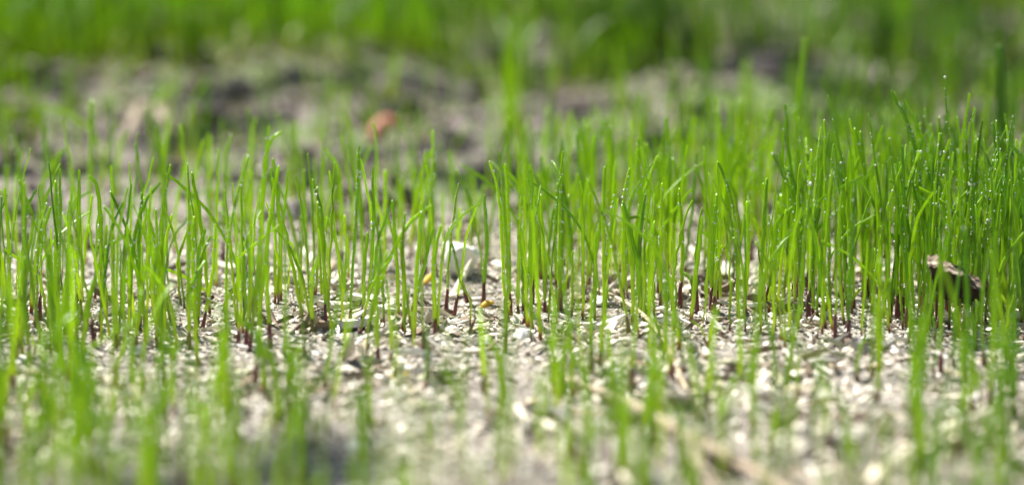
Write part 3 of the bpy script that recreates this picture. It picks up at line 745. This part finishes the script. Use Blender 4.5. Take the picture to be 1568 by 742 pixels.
def tube(name, pts, r, mat, label, cat, flat=0.7, group=None, k=26, taper=0.4, sides=9, knots=0.0, parent=None, loc0=None):
    C = curve(pts, k); org = C[0].copy() if loc0 is None else loc0; C = C-org
    T = np.gradient(C, axis=0); T /= np.linalg.norm(T, axis=1)[:, None]
    up = np.array([0.02, 0.05, 1.0]); S = np.cross(T, up); S /= np.linalg.norm(S, axis=1)[:, None]; U = np.cross(S, T)
    t = np.linspace(0, 1, k); rr = r*(1-taper*np.abs(2*t-1)**3)*(1+knots*rng.normal(0, 1, k))
    a = np.linspace(0, 2*math.pi, sides, endpoint=False); j = 1+rng.uniform(-.12, .12, sides)
    V = (C[:, None] + (np.cos(a)*j)[None, :, None]*S[:, None]*rr[:, None, None] + (np.sin(a)*j)[None, :, None]*U[:, None]*(rr*flat)[:, None, None]).reshape(-1, 3)
    i = (np.arange(k-1)[:, None]*sides + np.arange(sides)[None]).ravel(); jn = (np.arange(k-1)[:, None]*sides + ((np.arange(sides)+1) % sides)[None]).ravel()
    F = np.stack([i, jn, jn+sides, i+sides], 1)
    V = np.concatenate([V, C[:1], C[-1:]]); n0 = len(V)-2; b = (k-1)*sides
    Ft = [[(q+1) % sides, q, n0] for q in range(sides)] + [[b+q, b+(q+1) % sides, n0+1] for q in range(sides)]
    return obj(name, mk_mesh(name, V, Fq=F, Ft=Ft, mat=mat), loc=org if parent is None else (0, 0, 0), parent=parent, label=label, cat=cat, group=group)

def gp(px, py, up=0.0):
    x, y, z = ground_at(px, py); return (x, y, z+up)

tube('bent_straw', [gp(888, 440, .001), gp(960, 480, .0022), gp(1012, 530, .0022), gp(1054, 610, .001)], 0.00048, M_STRAW, 'long bent tan straw lying across the grit right of centre', 'straw')
tube('thick_twig', [gp(868, 592, .001), gp(960, 634, .0022), gp(1060, 692, .0022), gp(1160, 748, .0025), gp(1280, 815, .001)], 0.0014, M_TWIG, 'thick blurred tan twig crossing the bottom right foreground', 'twig', knots=0.06)
tube('dry_stalk', [gp(1000, 640, .001), gp(1060, 720, .003), gp(1110, 800, .001)], 0.0012, M_DULL, 'short blurred straw crossing under the thick foreground twig', 'straw')
tube('grey_twig', [gp(1270, 800, .001), gp(1390, 712, .0022), gp(1490, 664, .0026), gp(1620, 612, .002)], 0.0010, M_HUSK, 'thin pale grey twig rising towards the lower right corner', 'twig', knots=0.05)
tube('tan_twig', [gp(-90, 132, .003), gp(20, 130, .006), gp(90, 134, .006), gp(150, 146, .001)], 0.0022, M_DULL, 'blurred tan twig on the mossy rise at the upper left', 'twig', knots=0.08)
tube('brown_twig', [gp(190, 178, .001), gp(225, 200, .003), gp(270, 222, .001)], 0.0015, M_DULL, 'short blurred brown twig below the tan twig end', 'twig', knots=0.08)

def sliver_thing(name, a, b, w, th, mat, label, cat, liftb=0.0, lifta=0.0, curl=0.0, group=None, peak=0.5):
    """Flat pointed solid piece from ground pixel a to b (b may be lifted)."""
    A = np.array(gp(*a)) + [0, 0, lifta+th*0.4]; B = np.array(gp(*b)) + [0, 0, liftb+th*0.4]
    k = 12; t = np.linspace(0, 1, k); C = A + (B-A)*t[:, None]; C[:, 2] += curl*np.sin(t*math.pi)
    T = (B-A)/np.linalg.norm(B-A); view = np.array([0.15, -0.75, 0.65])
    S = np.cross(T, view); S /= np.linalg.norm(S); U = np.cross(S, T)
    ww = w*np.interp(t, [0, .12, peak, .88, 1], [.35, .8, 1, .6, .12])*(1+rng.uniform(-.1, .1, k))
    sec = np.array([(-.5, 0), (-.2, .5), (.25, .42), (.5, 0), (.2, -.4), (-.25, -.5)])
    V = C[:, None] + sec[None, :, 0, None]*S*ww[:, None, None] + sec[None, :, 1, None]*U*(th*(.5+.5*ww/w))[:, None, None]
    V = V.reshape(-1, 3)-A
    i = (np.arange(k-1)[:, None]*6 + np.arange(6)[None]).ravel(); j = (np.arange(k-1)[:, None]*6 + ((np.arange(6)+1) % 6)[None]).ravel()
    F = np.stack([i, j, j+6, i+6], 1)
    V = np.concatenate([V, [C[0]-A], [C[-1]-A]]); n0 = len(V)-2; q0 = (k-1)*6
    Ft = [[(q+1) % 6, q, n0] for q in range(6)] + [[q0+q, q0+(q+1) % 6, n0+1] for q in range(6)]
    return obj(name, mk_mesh(name, V, Fq=F, Ft=Ft, mat=mat), loc=A, label=label, cat=cat, group=group)

sliver_thing('wood_splinter', (529, 560), (540, 548), .0021, .0008, M_WOOD, 'white pointed wood splinter standing in the grit', 'splinter', liftb=.0045)
sliver_thing('wood_splinter', (556, 556), (552, 548), .0014, .0007, M_WOOD, 'small cream splinter beside the white pointed one', 'splinter', liftb=.0024)
sliver_thing('dry_husk', (688, 462), (722, 440), .0015, .0004, M_HUSK, 'pale dry husk leaning against the pale stone', 'husk', liftb=.0055, curl=-.0008)
sliver_thing('yellow_petal', (735, 474), (757, 468), .0015, .0003, M_YELLOW, 'bright yellow petal scrap on the grit right of the stone', 'petal', liftb=.0006, curl=.0005)
sliver_thing('husk_scrap', (648, 436), (664, 428), .0016, .0004, M_YELLOW, 'orange yellow husk scrap left of the pale stone', 'husk', liftb=.0016)
sliver_thing('yellow_crumb', (618, 577), (634, 574), .0011, .0006, M_YELLOW, 'small yellow crumb on the grit in front of the petal', 'husk')
sliver_thing('yellow_crumb', (598, 580), (608, 577), .0012, .0006, M_YELLOW, 'smaller yellow green crumb left of the other crumb', 'husk')
sliver_thing('rust_leaf', (566, 222), (622, 216), .0056, .0010, M_RED, 'rust orange dry leaf lying behind the seedlings', 'leaf', liftb=.002, curl=.004)
sliver_thing('rust_leaf', (1095, 330), (1128, 322), .0020, .0008, M_HUSK, 'cream dry leaf scrap behind the right centre blades', 'leaf', liftb=.002, curl=.001)
# standing splinter behind the right blades
sliver_thing('wood_splinter', (1138, 340), (1143, 332), .0020, .0008, M_WOOD, 'cream upright splinter behind the two tall soft blades', 'splinter', liftb=.006)

# bark chip: a curled, thick, ragged piece tilted up on its lower edge
x0, y0, z0 = ground_at(1492, 522)
base = np.array([x0, y0, z0])
nu, nv = 22, 9
TL = at_depth(1422, 408, y0-.003); TRr = at_depth(1507, 450, y0-.003)
BL = at_depth(1434, 446, y0+.0015); BR = at_depth(1502, 470, y0+.0015)
def sheet(th_sign):
    P = np.zeros((nv, nu, 3))
    for a in range(nv):
        for c in range(nu):
            u = c/(nu-1); v_ = a/(nv-1)
            top = TL*(1-u)+TRr*u; bot = BL*(1-u)+BR*u
            top = top + np.array([0, 0, 0.0011*math.sin(u*math.pi) + 0.0007*(hash2(np.array([c//2]), np.array([3]), 5)[0]-.5)])
            bot = bot + np.array([0, 0, -0.0010*math.sin(u*math.pi*1.3) + 0.0010*(hash2(np.array([c]), np.array([7]), 6)[0]-.5)])
            q = top*(1-v_)+bot*v_
            q = q + np.array([0, 0.0010*math.sin(v_*math.pi), 0])          # curl
            q += (hash2(np.array([c]), np.array([a]), 9)[0]-.5)*np.array([0.0003, .0008, .0006])
            if th_sign > 0:
                q[1] += 0.0034*(1-v_)+0.0008; q[2] += (0.0016 + 0.0009*(hash2(np.array([c//3]), np.array([a]), 12)[0]-.5))*(1-v_)
            P[a, c] = q
    return P.reshape(-1, 3)
fr, bk = sheet(-1), sheet(1)
def strip(V):
    i = (np.arange(nv-1)[:, None]*nu + np.arange(nu-1)[None]).ravel(); return np.stack([i, i+nu, i+nu+1, i+1], 1)
n_ = nu*nv
bark = bpy.data.objects.new('bark_chip', None); COL.objects.link(bark); bark.location = base
bark['label'] = 'ragged brown bark chip propped up among the dense right blades'; bark['category'] = 'bark chip'
obj('inner_face', mk_mesh('inner_face', fr-base, Fq=strip(fr), mat=M_BARKIN_SHADE), parent=bark)
ring = [c for c in range(nu)] + [a*nu+nu-1 for a in range(1, nv)] + [(nv-1)*nu+c for c in range(nu-2, -1, -1)] + [a*nu for a in range(nv-2, 0, -1)]
Fr = [[ring[q], ring[(q+1) % len(ring)], n_+ring[(q+1) % len(ring)], n_+ring[q]] for q in range(len(ring))]
V = np.concatenate([fr+[0, .00012, 0], bk])-base
obj('outer_bark', mk_mesh('outer_bark', V, Fq=np.concatenate([strip(bk)[:, ::-1]+n_, np.array(Fr)]), mat=M_BARK), parent=bark)
tube('shadow_foot', [base+[0, 0, -.001], (at_depth(1494, 490, y0)), (at_depth(1490, 462, y0))], 0.0005, M_BARKIN_SHADE, None, None, parent=bark, loc0=base, knots=.1)  # near-black leg filling the shadow under the chip, also its support

# single wood chips large enough to pick apart
chipT = [chip_template('flake', rng) for _ in range(5)] + [chip_template('sliver', rng) for _ in range(4)]
cmeshes = []
for q, (T, TF) in enumerate(chipT):
    for mt, mn in ((M_WOOD, 'pale'), (M_STONE, 'white'), (M_STRAW, 'tan')):
        me = mk_mesh('wood_chip', T, Ft=TF, smooth=False, mat=mt); cmeshes.append((me, mn, 'flat' if q < 5 else 'long narrow'))
chips = []
for q in range(110):
    px = rng.uniform(10, 1558); py = rng.uniform(445, 735)
    if q % 3: py = rng.uniform(470, 620)
    me, mn, sh = cmeshes[rng.integers(len(cmeshes))]
    x, y, z = ground_at(px, py); s = rng.uniform(0.0022, 0.0040)*(1.25 if sh != 'flat' else 1)
    o = obj('wood_chip', me, loc=(x, y, z+s*.12), rot=(rng.normal(0, .3), rng.normal(0, .3), rng.uniform(0, 6.28)), cat='wood chip', group='loose chips lying on the grit')
    o.scale = (s, s, s*rng.uniform(.8, 1.6)); chips.append((o, f'{mn} {sh} chip', where(px, py), px))
grp = {}
for c in chips: grp.setdefault((c[1], c[2]), []).append(c)
for (d_, w_), cl in grp.items():
    cl.sort(key=lambda c: c[3])
    for q, c in enumerate(cl):
        pre = '' if len(cl) == 1 else 'leftmost ' if q == 0 else 'rightmost ' if q == len(cl)-1 else f'{ORD[q]} from left '
        c[0]['label'] = f'{pre}{d_} {w_}'

# ------------------------------------------------------------------ added unseen tree: leaves placed to throw dappled shade on chosen ground
M_LEAF, nt, out = newmat('tree_leaf')
tc = N(nt, 'ShaderNodeTexCoord'); no = N(nt, 'ShaderNodeTexNoise', i_Scale=60.0, i_Detail=3.0); nt.links.new(tc.outputs['Object'], no.inputs['Vector'])
lc = ramp(nt, no.outputs[0], [(0.3, (0.03, 0.07, 0.015)), (0.7, (0.07, 0.13, 0.03))]).outputs[0]
p = N(nt, 'ShaderNodeBsdfPrincipled'); p.inputs['Roughness'].default_value = 0.5; nt.links.new(lc, p.inputs['Base Color'])
tr = N(nt, 'ShaderNodeBsdfTranslucent'); nt.links.new(lc, tr.inputs[0])
ms = N(nt, 'ShaderNodeMixShader'); ms.inputs[0].default_value = 0.4
nt.links.new(p.outputs[0], ms.inputs[1]); nt.links.new(tr.outputs[0], ms.inputs[2]); nt.links.new(ms.outputs[0], out.inputs[0])
def shade_density(x, y):
    d = 0.80*sstep(0.66, 0.80, y)                                   # strip and lawn behind
    d = np.maximum(d, 0.55*sstep(0.065, 0.12, x)*sstep(0.50, 0.60, y))    # dense tuft at the right
    d = np.maximum(d, 0.36*sstep(0.50, 0.45, y)*sstep(0.05, -0.03, x))   # near left
    d = np.maximum(d, 0.08*sstep(0.48, 0.43, y))
    gap = 1.6*np.exp(-((x-0.055)/0.07)**2 - ((y-1.26)/0.16)**2) + 0.8*np.exp(-((x+0.06)/0.05)**2 - ((y-1.02)/0.05)**2)
    d = d*np.clip(1-1.5*gap, 0, 1)*(0.55+1.5*np.clip(vnoise(x/0.07, y/0.09, 91)+0.3, 0, .8))
    return d*sstep(2.6, 1.8, y)*sstep(0.75, 0.5, np.abs(x))
n = 5200
lx_ = rng.uniform(-0.75, 0.75, n); ly_ = rng.uniform(0.30, 2.5, n)
keep = rng.uniform(0, 1, n) < shade_density(lx_, ly_)*0.50
lx_, ly_ = lx_[keep], ly_[keep]; n = len(lx_)
lh = rng.uniform(0.85, 1.25, n); sd = np.array(SUN_DIR)
cen = np.stack([lx_, ly_, 0*lx_], 1) + sd[None]*(lh/sd[2])[:, None]
LT = np.array([(0, 0, 0), (.16, .30, .05), (.26, .55, .03), (.16, .82, -.02), (0, 1.05, -.08), (-.16, .82, -.02), (-.26, .55, .03), (-.16, .30, .05), (0, .30, 0), (0, .55, -.02), (0, .82, -.05)]) - [0, .5, 0]
LF = np.array([(0, 1, 8), (1, 2, 9), (1, 9, 8), (2, 3, 10), (2, 10, 9), (3, 4, 10), (4, 5, 10), (5, 6, 9), (5, 9, 10), (6, 7, 8), (6, 8, 9), (7, 0, 8)])
R = rotmats(n, 0.45); sz = rng.uniform(0.030, 0.060, n)
V = (np.einsum('nij,vj->nvi', R, LT)*sz[:, None, None] + cen[:, None]).reshape(-1, 3)
F = (LF[None] + (np.arange(n)*len(LT))[:, None, None]).reshape(-1, 3)
troot = np.array([-1.55, 1.75, gz(-1.55, 1.75)])
tree = bpy.data.objects.new('shade_tree', None); COL.objects.link(tree); tree.location = troot
tree['label'] = 'unseen leafy tree added outside the view, its leaves placed to dapple the lawn and strip'; tree['category'] = 'tree'
obj('leaves', mk_mesh('leaves', V-troot, Ft=F, mat=M_LEAF), parent=tree, kind='stuff')
tube('trunk', [troot-[0, 0, .02], troot+[.03, 0, .5], troot+[.02, .02, 1.1], troot+[.06, 0, 1.8]], 0.028, M_BARK, None, None, parent=tree, loc0=troot, k=20, knots=.03, flat=1)
for q in range(14):
    e = cen[rng.integers(n)]; a0 = troot+np.array([.03, 0, rng.uniform(.6, 1.3)])
    m_ = a0*.5+e*.5+[0, 0, .08]
    tube('branch', [a0, m_, e], rng.uniform(.003, .006), M_BARK, None, None, parent=tree, loc0=troot, k=14, knots=.05, flat=1)
